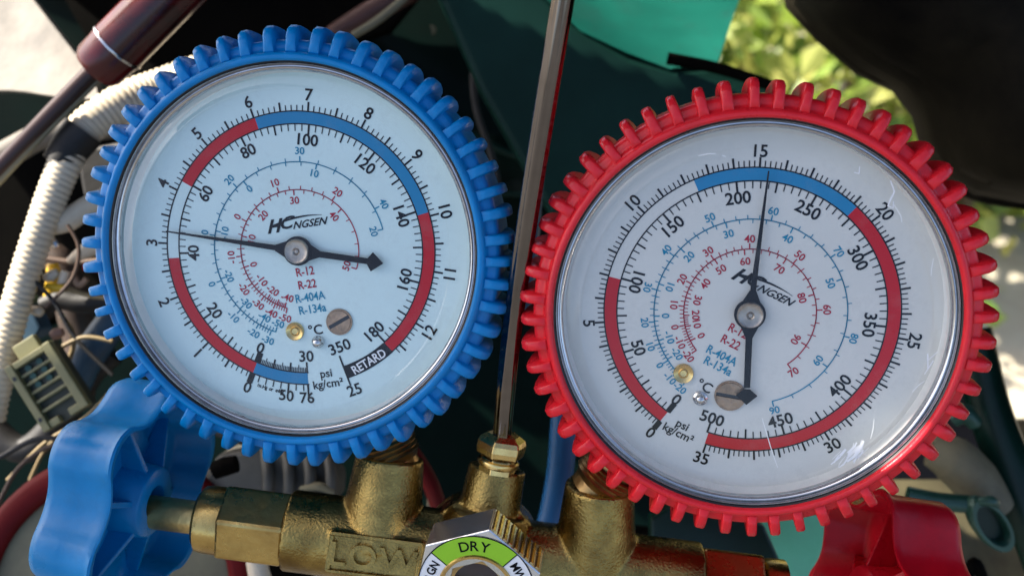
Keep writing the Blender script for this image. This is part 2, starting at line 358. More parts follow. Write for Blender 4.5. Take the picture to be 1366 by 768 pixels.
# teal body panel top centre, lit by the sun
def td(x, y): return 2350 + .9 * (x - 850) * -1 - 2.2 * (y - 40)
top = [(690, -70), (760, -70), (830, -70), (900, -70), (960, -70), (1010, -70)]
bot = [(722, -8), (775, 42), (835, 70), (893, 92), (925, 88), (957, 84)]
rows = []
for k in range(9):
    t = k / 8; rows.append([px(a[0] + (b[0] - a[0]) * t, a[1] + (b[1] - a[1]) * t, 2500 - 420 * t - 40 * math.sin(t * 3.1)) for a, b in zip(top, bot)])
solo('teal_bonnet_edge', grid_sheet(rows, 30), M['teal_paint'], px(860, 20, 2400), 'bright teal painted body panel at the top, right of the chrome rod', 'car panel')
slab('dark_green_cross_member', [(560, -60), (700, -40), (760, 30), (840, 76), (900, 92), (960, 88), (1042, 118), (1060, 330), (760, 330), (640, 120)], 2080, 80, mat('green_cross_paint', (.003, .016, .012), .38, c2=(.007, .032, .025), vscale=12, bump=.1, bscale=60, spec=.1), 'dark green diagonal cross member under the teal panel', 'car panel', bevel=14)
P = [px(890, 78, 2060), px(960, 92, 2050), px(1045, 120, 2040)]
solo('rubber_edge_strip', MB().tube(P, [13, 12, 11], 12), M['black_soft'], P[1], 'black rubber edging strip above the top of the red gauge', 'rubber strip')

# unseen bonnet sheet added to shade the gauges, with holes cut to aim sun spots
mb = MB(); bx = [-2950 + 18 * i for i in range(309)]; path = [(940, -2640), (1010, -2500), (1180, -2150), (1330, -1750), (1440, -1350), (1500, -1000), (1530, -600), (1535, -200), (1500, 60), (1440, 90)]
fine = []
for (y0, z0), (y1, z1) in zip(path, path[1:]):
    k = max(1, int(math.hypot(y1 - y0, z1 - z0) / 14))
    fine += [(y0 + (y1 - y0) * i / k, z0 + (z1 - z0) * i / k) for i in range(k)]
fine.append(path[-1]); nx = len(bx); vs = []; fs = []
for j, (y, z) in enumerate(fine):
    for i, x in enumerate(bx): vs.append(Vector((x, y - 60 * ((x - 250) / 2400) ** 2 - (40 * math.exp(-((x - 0) / 90) ** 2) if j == 0 else 0), z)))
for j in range(len(fine) - 1):
    for i in range(nx - 1):
        cx, cz = bx[i] + 9, (fine[j][1] + fine[j + 1][1]) / 2
        if cx < -1450 and cz < -1140: continue
        u = (cx + 1238) / 60; v = (cz + 562 + .18 * (cx + 1090)) / 34
        if u * u + v * v < 1 or ((cx + 1272) / 48) ** 2 + ((cz + 556) / 22) ** 2 < 1: continue  # holes cut to drop sun on the red gauge's lower right
        if ((cx + 330) / 560) ** 2 + ((cz + 1930) / 215) ** 2 < 1: continue  # hole cut to drop sun on the teal panel
        fs.append([j * nx + i, j * nx + i + 1, (j + 1) * nx + i + 1, (j + 1) * nx + i])
nb = len(vs); up_ = Vector((0, 24, -6)); vs2 = vs + [v + up_ for v in vs]; ed = {}
for f in fs:
    for a, b in zip(f, f[1:] + f[:1]): ed[(a, b)] = 1
side = [[b, a, a + nb, b + nb] for (a, b) in ed if (b, a) not in ed]
mb.add(vs2, fs + [[k + nb for k in f][::-1] for f in fs] + side, True)
solo('bonnet_sun_blocker', mb, M['bulkhead'], (250, 1500, -1000), 'unseen dark green bonnet sheet added above the gauges to shade them', 'bonnet')

# black rounded cover hanging in at upper right
edge = [(1050, -90), (1058, 0), (1100, 45), (1155, 92), (1205, 115), (1232, 150), (1243, 195), (1262, 240), (1310, 262), (1372, 272), (1460, 280), (1500, 420), (1520, 640)]
inner = [(1300, -160), (1340, -90), (1370, -60), (1400, -30), (1420, 0), (1440, 40), (1455, 80), (1470, 110), (1490, 150), (1510, 180), (1540, 230), (1560, 420), (1560, 640)]
rows = []
for k in range(11):
    t = k / 10; dz = 420 * math.sqrt(1 - (1 - t) ** 2)
    rows.append([px(a[0] + (b[0] - a[0]) * t, a[1] + (b[1] - a[1]) * t, 2050 - dz + 14 * math.sin(a[0] * .05 + 9 * t)) for a, b in zip(edge, inner)])
for k in range(1, 7):  # unseen rows past the frame, added to hold skylight off the red gauge
    t = k / 6; rows.append([px(b[0] + (120 + 330 * t) * t, b[1] - 40 * t, 1630 - 330 * t) + Vector((0, 500 * t * max(0, 1 - q / 8), 0)) for q, b in enumerate(inner)])
cover = thing('black_cover', tr(px(1250, 100, 1900)), 'black rounded cover hanging over the upper right corner', 'cover')
mcov = mat('black_cover_cloth', (.002, .0018, .0015), .7, c2=(.020, .017, .010), vscale=10, bump=.3, bscale=300, spec=.06)
rel(grid_sheet(rows, 60), px(1250, 100, 1900)).build('cover_shell', mcov, cover)
MB().tube([px(x, y, 2046) - px(1250, 100, 1900) for x, y in edge], 13, 10, 4).build('hem', mcov, cover)
MB().tube([px(x + 34, y - 34, 1890) - px(1250, 100, 1900) for x, y in edge[2:9]], 5, 8, 4).build('seam', mcov, cover)

# shrubs in the sun beyond the car
def shrub(base, h, rx, n, ls, label, seed):
    rnd = random.Random(seed); o = bpy.data.objects.new('shrub', None); col.objects.link(o); o.location = base
    props(o, label, 'shrub', 'sunlit shrubs beyond the car')
    vs = []; fs = []
    cl = [(rnd.gauss(0, .45) * rx, rnd.gauss(0, .4) * rx, h * rnd.uniform(.12, 1)) for _ in range(26)]
    for i in range(n):
        cx, cy, cz = cl[i % len(cl)]
        p = Vector((cx + rnd.gauss(0, .16) * rx, cy + rnd.gauss(0, .16) * rx, max(.03, cz + rnd.gauss(0, .12) * h)))
        d = Vector((rnd.gauss(0, 1), rnd.gauss(0, 1), rnd.gauss(.3, .8))).normalized(); u = d.orthogonal().normalized(); u.rotate(Matrix.Rotation(rnd.random() * 6.28, 3, d)); nn = d.cross(u)
        L = ls * rnd.uniform(.6, 1.4); wd = L * rnd.uniform(.25, .4); b = len(vs)
        vs += [p, p + d * L * .5 + u * wd + nn * L * .06, p + d * L, p + d * L * .5 - u * wd + nn * L * .06]; fs.append([b, b + 1, b + 2, b + 3])
    me = bpy.data.meshes.new('foliage'); me.from_pydata(vs, [], fs); f = bpy.data.objects.new('foliage', me); col.objects.link(f); me.materials.append(M['leaf']); f.parent = o
    for k in range(4):
        x, y = rnd.gauss(0, .1) * rx, rnd.gauss(0, .1) * rx
        q = MB().tube([Vector((x, y, 0)) / S, Vector((x * 3, y * 3, h * .5)) / S, Vector((x * 6, y * 5, h * .95)) / S], [.018 / S, .012 / S, .004 / S], 8, 5).build('stem', M['bark'], o)
    return o
for i, (x, y, h, rx, lab) in enumerate([
        (.42, 2.05, .75, .32, 'sunlit leafy shrub seen just above the top of the red gauge'),
        (.88, 2.25, .80, .34, 'sunlit pale green shrub beside the black cover, above the red gauge'),
        (1.0, 1.75, .42, .30, 'bright yellow-green shrub at the right edge beside the red gauge'),
        (1.25, 1.9, .8, .36, 'tall sunlit shrub farthest right behind the black cover'),
        (.55, 1.55, .5, .26, 'low sunlit shrub half hidden behind the red gauge')]):
    shrub((x, y, 0), h, rx, 1100, .055, lab, 11 + i)

# ================================================================== GAUGES
def gauge(name, label, cx, cy, d, rx, ry, kind, boot, stem_ang):
    Mx = Matrix.Rotation(rx, 4, 'X') @ Matrix.Rotation(ry, 4, 'Y'); T = Mx.copy(); T.translation = px(cx, cy, d)
    root = thing(name, T, label, 'pressure gauge', 'gauges of the manifold set')
    # case, dial
    MB().lathe([(0.001, -135), (190, -135), (224, -118), (231, -90), (233, -8), (233, -1.5), (0.001, -1.5)], 96).build('case', M['case'], root)
    dial = MB().lathe([(0.001, -.0), (228, 0), (228, -1), (0.001, -1)], 128).build('dial', M['dial'] if kind == 'low' else M['dial_dim'], root)
    # bright stepped rim between dial and boot
    MB().lathe([(227.6, 20), (227.4, 25), (226.5, 29), (228, 33), (230, 34), (231, 32.5), (231.6, 29), (232.6, 29), (233.6, 34), (235.0, 36.5), (236, 34), (236.4, 30), (236.6, -1)], 160).build('lens_rim', M['steel'], root, sharp=60)
    zl = lambda r: 46 - 6.5 * (r / 214) ** 2.6
    prof = [(0.001, 46)] + [(r, zl(r)) for r in (30, 60, 90, 120, 150, 175, 195, 203)] + [(204.5, zl(204.5) + 1.3), (206, zl(206) + 1.3), (207.5, zl(207.5)), (216, 38.6), (222, 36.2), (227, 32)]
    lens = MB().lathe(prof, 128).build('lens', M['lens'], root)
    MB().lathe([(226.2, -.5), (226.8, 4), (227.8, 12), (228, 26)], 128).build('inner_wall', M['label_white'], root)
    MB().lathe([(227.2, 25), (227.6, 30.6), (229.2, 32.6), (230.4, 31), (230.6, 25)], 160).build('inner_gasket', M['case'], root)
    MB().lathe([(235.6, 20), (235.9, 37.8), (237.6, 39.4), (239, 38), (239.2, 20)], 160).build('outer_gasket', M['case'], root)
    # rubber boot and its ribs
    bp = [(237.3, 30), (237.4, 37), (237.8, 41.5), (239.3, 44.3), (241.5, 45.6), (245, 44.6), (247.6, 41), (249.2, 35.5), (250.6, 32.6), (254, 31.4), (259, 30), (262.6, 27), (264.4, 22), (265, 10), (265, -60), (262, -104), (259, -112), (252, -116), (240, -116), (240, 28)]
    b = MB().lathe(bp, 192, closed=True).build('rubber_boot', boot, root, sharp=75)
    rrnd = random.Random(5 if kind == 'low' else 9)
    rp = [(244, 34.0), (248, 40.0), (258, 40.0), (268, 38), (275.5, 33), (279.6, 24), (280.5, 8), (279.5, -14), (276.5, -34), (271, -52), (258, -66), (249, 20)]
    rib = MB(); n = len(rp); ww = [6.2, 6.0, 5.9, 5.9, 5.8, 5.6, 5.6, 5.8, 6.2, 7.0, 7.8, 7.8]
    vs = []
    for sgn, kk in ((-1, 1), (-1, .62), (1, .62), (1, 1)):
        for (r, z), q in zip(rp, ww):
            grow = 0 if kk == 1 else (1.5 if r > 257 or z > 33 else 0)
            base = q
            vs.append((sgn * base * kk, r + grow, z + (grow * .7 if z > 15 else 0)))
    fs = [[i for i in range(n)], [3 * n + i for i in range(n)][::-1]]
    for L in range(3): fs += [[L * n + i, (L + 1) * n + i, (L + 1) * n + (i + 1) % n, L * n + (i + 1) % n] for i in range(n)]
    rib.add(vs, fs, True); rm = None
    for k in range(56):
        a = 360 / 56 * (k + (.3 if kind == 'low' else .62))
        if rm is None:
            o = rib.build('rib', boot, b, sharp=62); rm = o
        else:
            o = rm.copy(); col.objects.link(o); o.parent = b
        o.matrix_local = Matrix.Rotation(-rad(a + rrnd.uniform(-.35, .35)), 4, 'Z') @ Matrix.Diagonal((rrnd.uniform(.93, 1.08), rrnd.uniform(.995, 1.004), 1, 1))
    # ---------- print
    K, C, R, RB, BB, WH = MB(), MB(), MB(), MB(), MB(), MB()
    if kind == 'low':
        A = lambda v: -157.39 + 1.6363 * v; B = lambda v: -157.3 + 23.24 * v; roll = -9.
        for v in range(0, 181, 2):
            L, wd = (13, 2.5) if v % 20 == 0 else ((12.5, 2.1) if v % 10 == 0 else (9, 1.2)); K.tick(A(v), 162 - L, 162.5, wd)
        for v in range(0, 127):
            L, wd = (12, 2.4) if v % 10 == 0 else ((11.5, 2.4) if v % 5 == 0 else (7.5, 1.2)); K.tick(B(v / 10), 177.5, 178 + L, wd)
        for v in range(0, 181, 20): rtext(K, str(v), 142.5 if v else 142, A(v) + (1.0 if v == 0 else 0), roll, 14, bold=.02)
        for v in range(0, 13): rtext(K, str(v), 199, B(v), roll, 14.5, bold=.018)
        K.arc(161.2, 162.8, -182.5, 137.5, .3, .7); K.arc(177.2, 178.8, -182.5, 137.5, .3, .7)
        for a0, a1, ch in ((-157.3, -94, RB), (-60, -17.4, RB), (-17.4, 73.5, BB), (73.5, 137.5, RB), (-182, -157.3, BB)): ch.arc(162.6, 177.4, a0, a1, .1, .45)
        K.tick(-157.3, 148, 162, 8); K.tick(-157.3, 178, 192, 8)
        for v in range(0, 31): K.tick(-157.3 - 24.6 * v / 30, 162 - (14 if v in (30,) else 12 if v % 10 == 0 else 10 if v % 5 == 0 else 6.5), 162.5, 2.2 if v % 10 == 0 else 1.1)
        for v in (10, 20, 30, 40, 50, 60, 70, 76): K.tick(-157.3 - 24.6 * v / 76, 177.5, 178 + (16 if v == 76 else 13 if v == 50 else 9), 2.4 if v in (50, 76) else 1.4)
        K.arc(161.5, 179, 137.5, 160.4, .1, .5); K.tick(160.4, 147, 189, 2.2)
        rtext(WH, 'RETARD', 170, 148.6, roll, 11, z=.85, bold=.02, squeeze=.86)
        for s_, r, a in (('30', 140, 178), ('350', 136, 158.4), ('76', 196, 178.8), ('50', 195, -173.0), ('25', 196, 159.6)): rtext(K, s_, r, a, roll, 14, bold=.018)
        for i, ch in enumerate('in.Hg or cmHg'):
            if ch != ' ': rtext(K, ch, 190.5, -157.6 - 3.4 - i * .86, roll, 4.6, bold=.03)
        co = [(-30, -158.7), (-20, -149.2), (-10, -134), (0, -111), (10, -80.8), (20, -44.8), (30, 2), (40, 61.6)]
        ci = [(-50, -161.7), (-40, -150.6), (-30, -133.3), (-20, -109.8), (-10, -77.6), (0, -38.8), (10, 13.2), (20, 75.6)]
        ro = [(-50, -166), (-40, -153.9), (-30, -141), (-20, -124.1), (-10, -96.2), (0, -62), (10, -18.5), (20, 34.8)]
        ri = [(-40, -163.7), (-30, -155.5), (-20, -144.8), (-10, -127.4), (0, -107), (10, -76.7), (20, -46), (30, -3.9), (40, 46.5), (50, 107.4)]
        rc, rr_, skip = 114, 78.5, {('ri', -30)}
        tip, tail, thick = -82.2, 97.6, 177
        logo = (35, -5.6, -9); brass = (107, -175.1, 12); pin = (122, 169.7, 8.2); scr = (106, 151.5, 17.5, 30)
        rlab = ((28, 166.6), (45, 168.5), (62, 168.4), (78, 168.9)); cdeg = (106, 170.1); psi = (165, 169.3); kg = (179, 169.3)
    else:
        A = lambda v: -144.2 + .6805 * v; B = lambda v: -144.15 + 9.688 * v; roll = 25.5
        for v in range(0, 501, 5):
            L, wd = (13, 2.5) if v % 50 == 0 else ((12.5, 2.1) if v % 25 == 0 else (9, 1.3)); K.tick(A(v), 162 - L, 162.5, wd)
        for v in range(0, 176):
            L, wd = (12, 2.4) if v % 5 == 0 else (8, 1.3); K.tick(B(v / 5), 177.5, 178 + L, wd)
        for v in range(0, 501, 50): rtext(K, str(v), 142.5, A(v) + (.6 if v == 0 else 0), roll, 14, bold=.02)
        for v in range(0, 36, 5): rtext(K, str(v), 197.5, B(v), roll, 14, bold=.018)
        K.arc(161.2, 162.8, -144.2, 196, .3, .7); K.arc(177.2, 178.8, -144.2, 195, .3, .7)
        for a0, a1, ch in ((-144.2, -76.7, RB), (-24.3, 41.6, BB), (41.6, 195.4, RB)): ch.arc(162.6, 177.4, a0, a1, .1, .45)
        K.tick(-144.2, 148, 162, 7); K.tick(-144.2, 178, 190.5, 7)
        co = [(-20, -140.9), (-10, -133), (0, -123.6), (10, -111.8), (20, -97.4), (30, -77.2), (40, -53.8), (50, -24.1), (60, 10), (70, 52.1), (80, 102.4), (90, 163.5)]
        ci = [(-20, -122.6), (-10, -109.6), (0, -93.9), (10, -73.3), (20, -47.8), (30, -16.7), (40, 23.4), (50, 66.8), (60, 123.7)]
        ro = [(-20, -128.4), (-10, -116), (0, -103.2), (10, -85.7), (20, -64.1), (30, -34.9), (40, -2.5), (50, 37.6), (60, 85.4), (70, 142.1)]
        ri = [(0, -118.1), (10, -104.4), (20, -94.1), (30, -77.6), (40, -57.4), (50, -34.2), (60, -7.1), (70, 30.4), (80, 71.1), (90, 118.6)]
        rc, rr_, skip = 116, 79.5, set()
        tip, tail, thick = 4.4, 179.5, 175
        logo = (36, 24, 25); brass = (111, -136, 12.5); pin = (124, -153.5, 9); scr = (108, -170.1, 19.5, -8)
        rlab = ((26, -151.9), (43, -151.2), (63, -150.9), (77, -153.2)); cdeg = (108, -152.3); psi = (166, -152.9); kg = (178, -153.1)
    for tab, rc_, sg, mb_, nm in ((co, rc, 1, C, 'co'), (ci, rc, -1, C, 'ci'), (ro, rr_, 1, R, 'ro'), (ri, rr_, -1, R, 'ri')):
        lo, hi = tab[0][0], tab[-1][0]; lr = {('co', 1): 128, ('ci', -1): 101.8, ('ro', 1): 92, ('ri', -1): 64.8}[(nm, sg)]
        mb_.arc(rc_ - .65, rc_ + .65, tab[0][1], tab[-1][1], .3, .7)
        for v in range(lo, hi + 1, 2):
            m10 = v % 10 == 0; a = interp(tab, v); L = 7 if m10 else 5
            mb_.tick(a, rc_ if sg > 0 else rc_ - L, rc_ + L if sg > 0 else rc_, 1.5 if m10 else 1.0)
        for v, a in tab:
            if (nm, v) not in skip: rtext(mb_, str(v), lr, a, roll, 8.8, bold=.016)
    for (r, a), s_, ch in zip(rlab, ('R-12', 'R-22', 'R-404A', 'R-134a'), (R, R, C, C)):
        text(ch, s_, r * math.sin(rad(a)), r * math.cos(rad(a)), roll, 10.6, bold=.014, squeeze=.84)
    for (r, a), s_, cap in ((cdeg, '°C', 12.5), (psi, 'psi', 10.5), (kg, 'kg/cm²', 10.5)):
        text(K, s_, r * math.sin(rad(a)), r * math.cos(rad(a)), roll, cap, bold=.014)
    # maker's mark: slanted H C, small letters, swoosh
    LT = Matrix.Rotation(-rad(logo[1]), 4, 'Z') @ tr((0, logo[0], 0)) @ Matrix.Rotation(-rad(logo[2] - logo[1]), 4, 'Z')
    text(K, 'H', -28, 1, 0, 16, T=LT, shear=.45, bold=.035, squeeze=1.0)
    text(K, 'C', -10, 3, 0, 15, T=LT, shear=.45, bold=.02, squeeze=1.15)
    text(K, 'NGSEN', 19, -2, 0, 9, T=LT, shear=.45, bold=.02, squeeze=1.05)
    sw = []
    for i in range(13):
        t = i / 12; sw.append((-36 + 72 * t, 1 + 8 * math.sin(t * 2.2) - 1.5 * t, 1.0 * math.sin(math.pi * min(1, t * 1.05)) + .25))
    K.add([(x, y - h, .72) for x, y, h in sw] + [(x, y + h, .72) for x, y, h in sw], [[i, i + 1, 13 + i + 1, 13 + i] for i in range(12)], False, LT)
    K.build('black_print', M['black_ink'], dial); C.build('cyan_print', M['cyan_ink'], dial); R.build('red_print', M['crimson_ink'], dial)
    RB.build('red_band', M['red_ink'], dial); BB.build('blue_band', M['blue_ink'], dial)
    if WH.v: WH.build('white_print', M['white_ink'], dial)
    # needle
    def pol(r, a, z): return Vector((r * math.sin(rad(a)), r * math.cos(rad(a)), z))
    def needle_poly(pts, ang):
        return [(x * math.cos(rad(ang)) + y * math.sin(rad(ang)), -x * math.sin(rad(ang)) + y * math.cos(rad(ang))) for x, y in pts]
    ND = MB(); ND.prism(needle_poly([(-3.6, 10), (-3.4, 40), (-.8, thick), (.8, thick), (3.4, 40), (3.6, 10)], tip), 7.0, 9.0)
    ND.prism(needle_poly([(-4.2, 8), (-3.8, 93), (3.8, 93), (4.2, 8)], tail), 7.1, 9.1)
    tp = [(-3.8, 92), (-12.5, 98), (0, 113), (12.5, 98), (3.8, 92)] if kind == 'low' else [(-3.8, 95), (-13, 103), (0, 115), (13, 103), (3.8, 95)]
    ND.prism(needle_poly(tp, tail), 6.9, 9.3)
    ND.lathe([(0.001, 5), (18.5, 5), (19, 6), (19, 9.4), (18.2, 10.2), (0.001, 10.2)], 40)
    for ang, r0 in ((tip, 1), (tail, 1)): ND.prism(needle_poly([(-12, 13), (-3.8, 30), (3.8, 30), (12, 13)], ang), 7.2, 9.2)
    nd = ND.build('needle', M['needle'], root, bevel=.4)
    MB().lathe([(0.001, 10), (16, 10), (16, 14), (14.6, 15.8), (13.2, 15.2), (12, 14.6), (5, 14.9), (4.2, 14.2), (3, 13.2), (2.2, 14.4), (0.001, 14.6)], 40).build('hub_cap', M['dull_steel'], nd)
    # brass rivet, steel stop pin, adjusting screw
    p = pol(brass[0], brass[1], 0); MB().lathe([(0.001, 2), (4, 2.2), (5, 3.5), (6.5, 1.8), (9, 2.6), (brass[2] - .6, 4.2), (brass[2], 3), (brass[2], 0.2)], 32, tr(p)).build('brass_rivet', M['brass_bright'], root)
    p = pol(pin[0], pin[1], 0); MB().lathe([(0.001, 13), (3.5, 12.4), (6, 10), (6.6, 6), (pin[2], 4), (pin[2], .2)], 28, tr(p)).build('stop_pin', M['steel'], root)
    p = pol(scr[0], scr[1], 0); q = MB(); r = scr[2]
    q.lathe([(r - 2, 2.4), (r - .3, 2.6), (r, 1.8), (r, .2)], 40, tr(p)); Q = tr(p) @ Matrix.Rotation(rad(scr[3]), 4, 'Z'); sc0 = MB().cyl(r - 1.5, .2, 1.3, 36, tr(p))
    for sg in (1, -1):
        pts = [((r - 2) * math.cos(t), sg * max(2.2, (r - 2) * math.sin(t))) for t in [math.pi * i / 18 for i in range(19)]]
        q.prism(pts, 1.5, 3.6, Q, bev=.6)
    s_ = q.build('adjusting_screw', M['screw'], root); sc0.build('slot', M['case'], s_)
    # stem below
    a = stem_ang; dirv = pol(1, a, 0); ST = frame(pol(236, a, -62), dirv)
    sb = MB(); sb.cyl(34, 0, 48, 40, ST); sb.lathe([(41, 50)] + [(43 - (3 if i % 2 else 0), 52 + i * 3.4) for i in range(8)] + [(37, 82)], 40, ST); sb.cyl(36, 30, 96, 32, ST)
    sb.build('threaded_stem', M['brass_dark'], root)
    # wear on the lens, plus a glare patch drawn in white strokes
    if kind == 'high':
        SC = []
        def scr_line(pts, wd):
            m_ = MB(); P = [pol(r_, a_, 0) for r_, a_ in pts]
            for i, v in enumerate(P):
                rr2 = v.length; v.z = 46.5 - 6.5 * (rr2 / 214) ** 2.6 + (1.4 if 202 < rr2 < 208 else 0) if rr2 < 216 else 39.2 - (rr2 - 216) * .4
            n_ = len(P); L_ = []; R_ = []
            for i, v in enumerate(P):
                dd = (P[min(i + 1, n_ - 1)] - P[max(i - 1, 0)]).normalized(); s2 = Vector((-dd.y, dd.x, 0)).normalized() * wd * (.4 + .6 * math.sin(math.pi * (i + .5) / n_)); L_.append(v + s2); R_.append(v - s2)
            m_.add(L_ + R_, [[i, i + 1, n_ + i + 1, n_ + i] for i in range(n_ - 1)], True)
            m_.build('scratch_glare_mark', M['white_ink'] if wd > .6 else M['label_white'], lens)
        scr_line([(222, 41), (216, 44), (206, 45), (200, 46), (203, 47.5), (208, 46)], .9)
        scr_line([(206, 46.6), (204, 51), (201, 53)], .6)
        scr_line([(214, 31), (207, 32), (205, 30.5)], .7)
        scr_line([(214, 68), (208, 71), (206, 73)], .5)
        scr_line([(214, 98), (206, 101), (203, 99), (209, 104), (212, 101), (207, 106)], .8)
        scr_line([(211, 108), (206, 110), (203, 113)], .5)
        scr_line([(186, 128), (194, 131), (201, 134)], .4)
        scr_line([(120, 172), (140, 170.5), (164, 169.2), (186, 168)], .55)
        scr_line([(206, -20), (205, -17), (203, -14.5)], .6)
        scr_line([(199, -12.5), (197, -11.5)], .5)
        rnd = random.Random(4)
        for k in range(26):  # dense white strokes painted for the sun glare at lower right
            a0 = rnd.uniform(136, 146); r0 = rnd.uniform(192, 210); scr_line([(r0, a0), (r0 + rnd.uniform(1, 5), a0 + rnd.uniform(1, 3)), (r0 + rnd.uniform(3, 8), a0 + rnd.uniform(2, 5))], rnd.choice((.5, 1.0, 1.7)))
    return root, T
blue_root, TB = gauge('blue_gauge', 'pressure gauge in a blue ribbed rubber boot, needle pointing left', 399.6, 333.9, 1277, .1453, -.0935, 'low', M['blue_boot'], 161)
red_root, TRd = gauge('red_gauge', 'pressure gauge in a red ribbed rubber boot, needle pointing up', 999.65, 417.4, 1207.7, .2020, -.1479, 'high', M['red_boot'], -145)

# ================================================================== MANIFOLD
DM = 1375
def mp(x, y, dz=0): return px(x, y, DM + dz)
AX0, AX1 = mp(200, 682), mp(1200, 812)
axd = (AX1 - AX0).normalized(); c0 = mp(640, 742)
upv = Vector((0, 0, 1)).cross(axd).normalized()           # up in the picture, square to the barrel
stemB = TB @ Vector((math.sin(rad(161)) * 310, math.cos(rad(161)) * 310, -62)); stemR = TRd @ Vector((math.sin(rad(-145)) * 318, math.cos(rad(-145)) * 318, -62))
baseB, baseR = AX0 + axd * ((mp(505, 720) - AX0).dot(axd)), AX0 + axd * ((mp(790, 775) - AX0).dot(axd))
mb = MB()
mb.cyl(56, (mp(385, 706) - AX0).dot(axd), (mp(930, 780) - AX0).dot(axd), 40, frame(AX0, axd))
for s_, b_ in ((stemB, baseB), (stemR, baseR)):
    dv = (s_ - b_); mb.cyl(60, 0, dv.length, 40, frame(b_, dv), r1=47)
topc = mp(664, 622); dv = topc - c0; F = frame(c0, dv)
mb.cyl(84, 10, dv.length * .52, 40, F, r1=56); mb.cyl(47, 0, dv.length, 40, F, r1=40)
mb.cyl(86, -60, 20, 40, frame(c0, (0, 0, 1)))
Lp = AX0 + axd * ((mp(506, 737) - AX0).dot(axd)) - upv * 4
PF = Matrix((axd, upv, axd.cross(upv))).transposed().to_4x4(); PF.translation = Lp
mb.box((-62, -30, 20), (62, 26, 57), PF)
body_root = thing('brass_manifold', tr(c0), 'cast brass manifold body marked LOW beneath both gauges', 'manifold')
raw = rel(mb, c0).build('body', M['brass'], body_root)
md = raw.modifiers.new('r', 'REMESH'); md.mode = 'VOXEL'; md.voxel_size = 2.6 * S
sm_ = raw.modifiers.new('s', 'SMOOTH'); sm_.iterations = 7; sm_.factor = .5
dg = bpy.context.evaluated_depsgraph_get(); nm = bpy.data.meshes.new_from_object(raw.evaluated_get(dg)); raw.modifiers.clear(); raw.data = nm; nm.name = 'body'
nm.polygons.foreach_set('use_smooth', [True] * len(nm.polygons)); raw.data.materials.clear(); raw.data.materials.append(M['brass'])
# LOW plate: raised border and letters
PFl = tr(-c0) @ PF; q = MB()
for a, b in (((-62, 21, 50), (62, 26, 61)), ((-62, -30, 50), (62, -25, 61)), ((-62, -25, 50), (-57, 21, 61)), ((57, -25, 50), (62, 21, 61))): q.box(a, b, PFl)
q.build('raised_border', M['brass'], body_root, bevel=1.5)
q = MB(); text(q, 'LOW', 0, -2, 0, 30, z=57, T=PFl, bold=.012, depth=.16, space=1.1, squeeze=1.1); q.build('raised_lettering', M['brass'], body_root)
# packing nuts and valve stems at both ends
def nut(x0, x1, x2, x3, sgn, hexr):
    t = lambda x, y: (mp(x, y) - AX0).dot(axd)
    f = tr(-c0) @ frame(AX0, axd)
    yl = lambda x: 682 + .13 * (x - 200)
    a0, a1, a2 = t(x0, yl(x0)), t(x1, yl(x1)), t(x2, yl(x2))
    q = MB(); lo, hi = min(a1, a2), max(a1, a2)
    hx = [(hexr * math.cos(rad(60 * i + 17)), hexr * math.sin(rad(60 * i + 17))) for i in range(6)]
    q.prism(hx, lo, hi, f)
    q.build('packing_nut', M['brass_smooth'], body_root, bevel=4)
    q = MB(); lo, hi = min(a0, a1), max(a0, a1)
    q.lathe([(20, lo - .1), (38, lo), (45, lo + 5), (46.5, lo + 14), (47, hi + 2), (20, hi + 2)], 40, f); q.build('nut_collar', M['brass_smooth'], body_root)
    q = MB(); a3 = t(x3, yl(x3)); lo, hi = min(a0, a3), max(a0, a3)
    q.lathe([(0.001, lo - 1), (21, lo - 1), (23, lo + 2), (23, hi + 6), (0.001, hi + 6)], 32, f); q.build('valve_stem', mat('stem_brass', (.85, .62, .24), .42, 1., c2=(.6, .4, .14), vscale=160, bump=.2, bscale=700), body_root)
nut(265, 300, 387, 196, 1, 56)
nut(1040, 1010, 930, 1110, -1, 56)

# sight glass
SGc = px(635, 785, DM - 118); SGT = tr(SGc) @ Matrix.Rotation(rad(15), 4, 'X') @ Matrix.Rotation(rad(-6), 4, 'Y') @ Matrix.Scale(.95, 4)
sg = thing('sight_glass', SGT, 'hex sight glass with a green DRY moisture label', 'sight glass')
q = MB(); hx = [(91 * math.sin(rad(60 * i + 12)), 91 * math.cos(rad(60 * i + 12))) for i in range(6)]
q.lathe([(42, -60), (42, -.5), (90, -.5), (91, -2), (91, -62), (42, -62)], 6, Matrix.Rotation(rad(90 - 12), 4, 'Z'), False); q.build('hex_nut', M['nickel'], sg, bevel=1.5)
q = MB(); q.lathe([(48, .2), (89, .2), (89, 0)], 6, Matrix.Rotation(rad(90 - 12), 4, 'Z'), False); q.build('nut_face', M['nickel'], sg)
# knurled grooves on two flanks
for i in range(6):
    a, b = Vector((*hx[i], 0)), Vector((*hx[(i + 1) % 6], 0))
    if i in (0,):
        for k in range(9):
            p = a.lerp(b, (k + .6) / 9.4); n_ = ((a + b) / 2).normalized(); u = (b - a).normalized(); fr = Matrix((u, n_, u.cross(n_))).transposed().to_4x4(); fr.translation = p
            MB().box((-2.6, -3, -58), (2.6, 2.6, -4), fr @ Matrix.Rotation(rad(0), 4, 'Z')).build('knurl', M['brass_bright'], sg, bevel=1)
z = 1.0
q = MB(); q.arc(51, 79, -180, 180, .4, z); q.build('label_ring', M['label_white'], sg)
q = MB(); q.arc(51.5, 78.6, -49, 45, z, z + .5); q.build('green_band', M['label_green'], sg)
q = MB()
for a, s_ in ((-13.5, 'D'), (-1, 'R'), (11.5, 'Y')): rtext(q, s_, 65, a, 0, 14, z=z + .8, bold=.012)
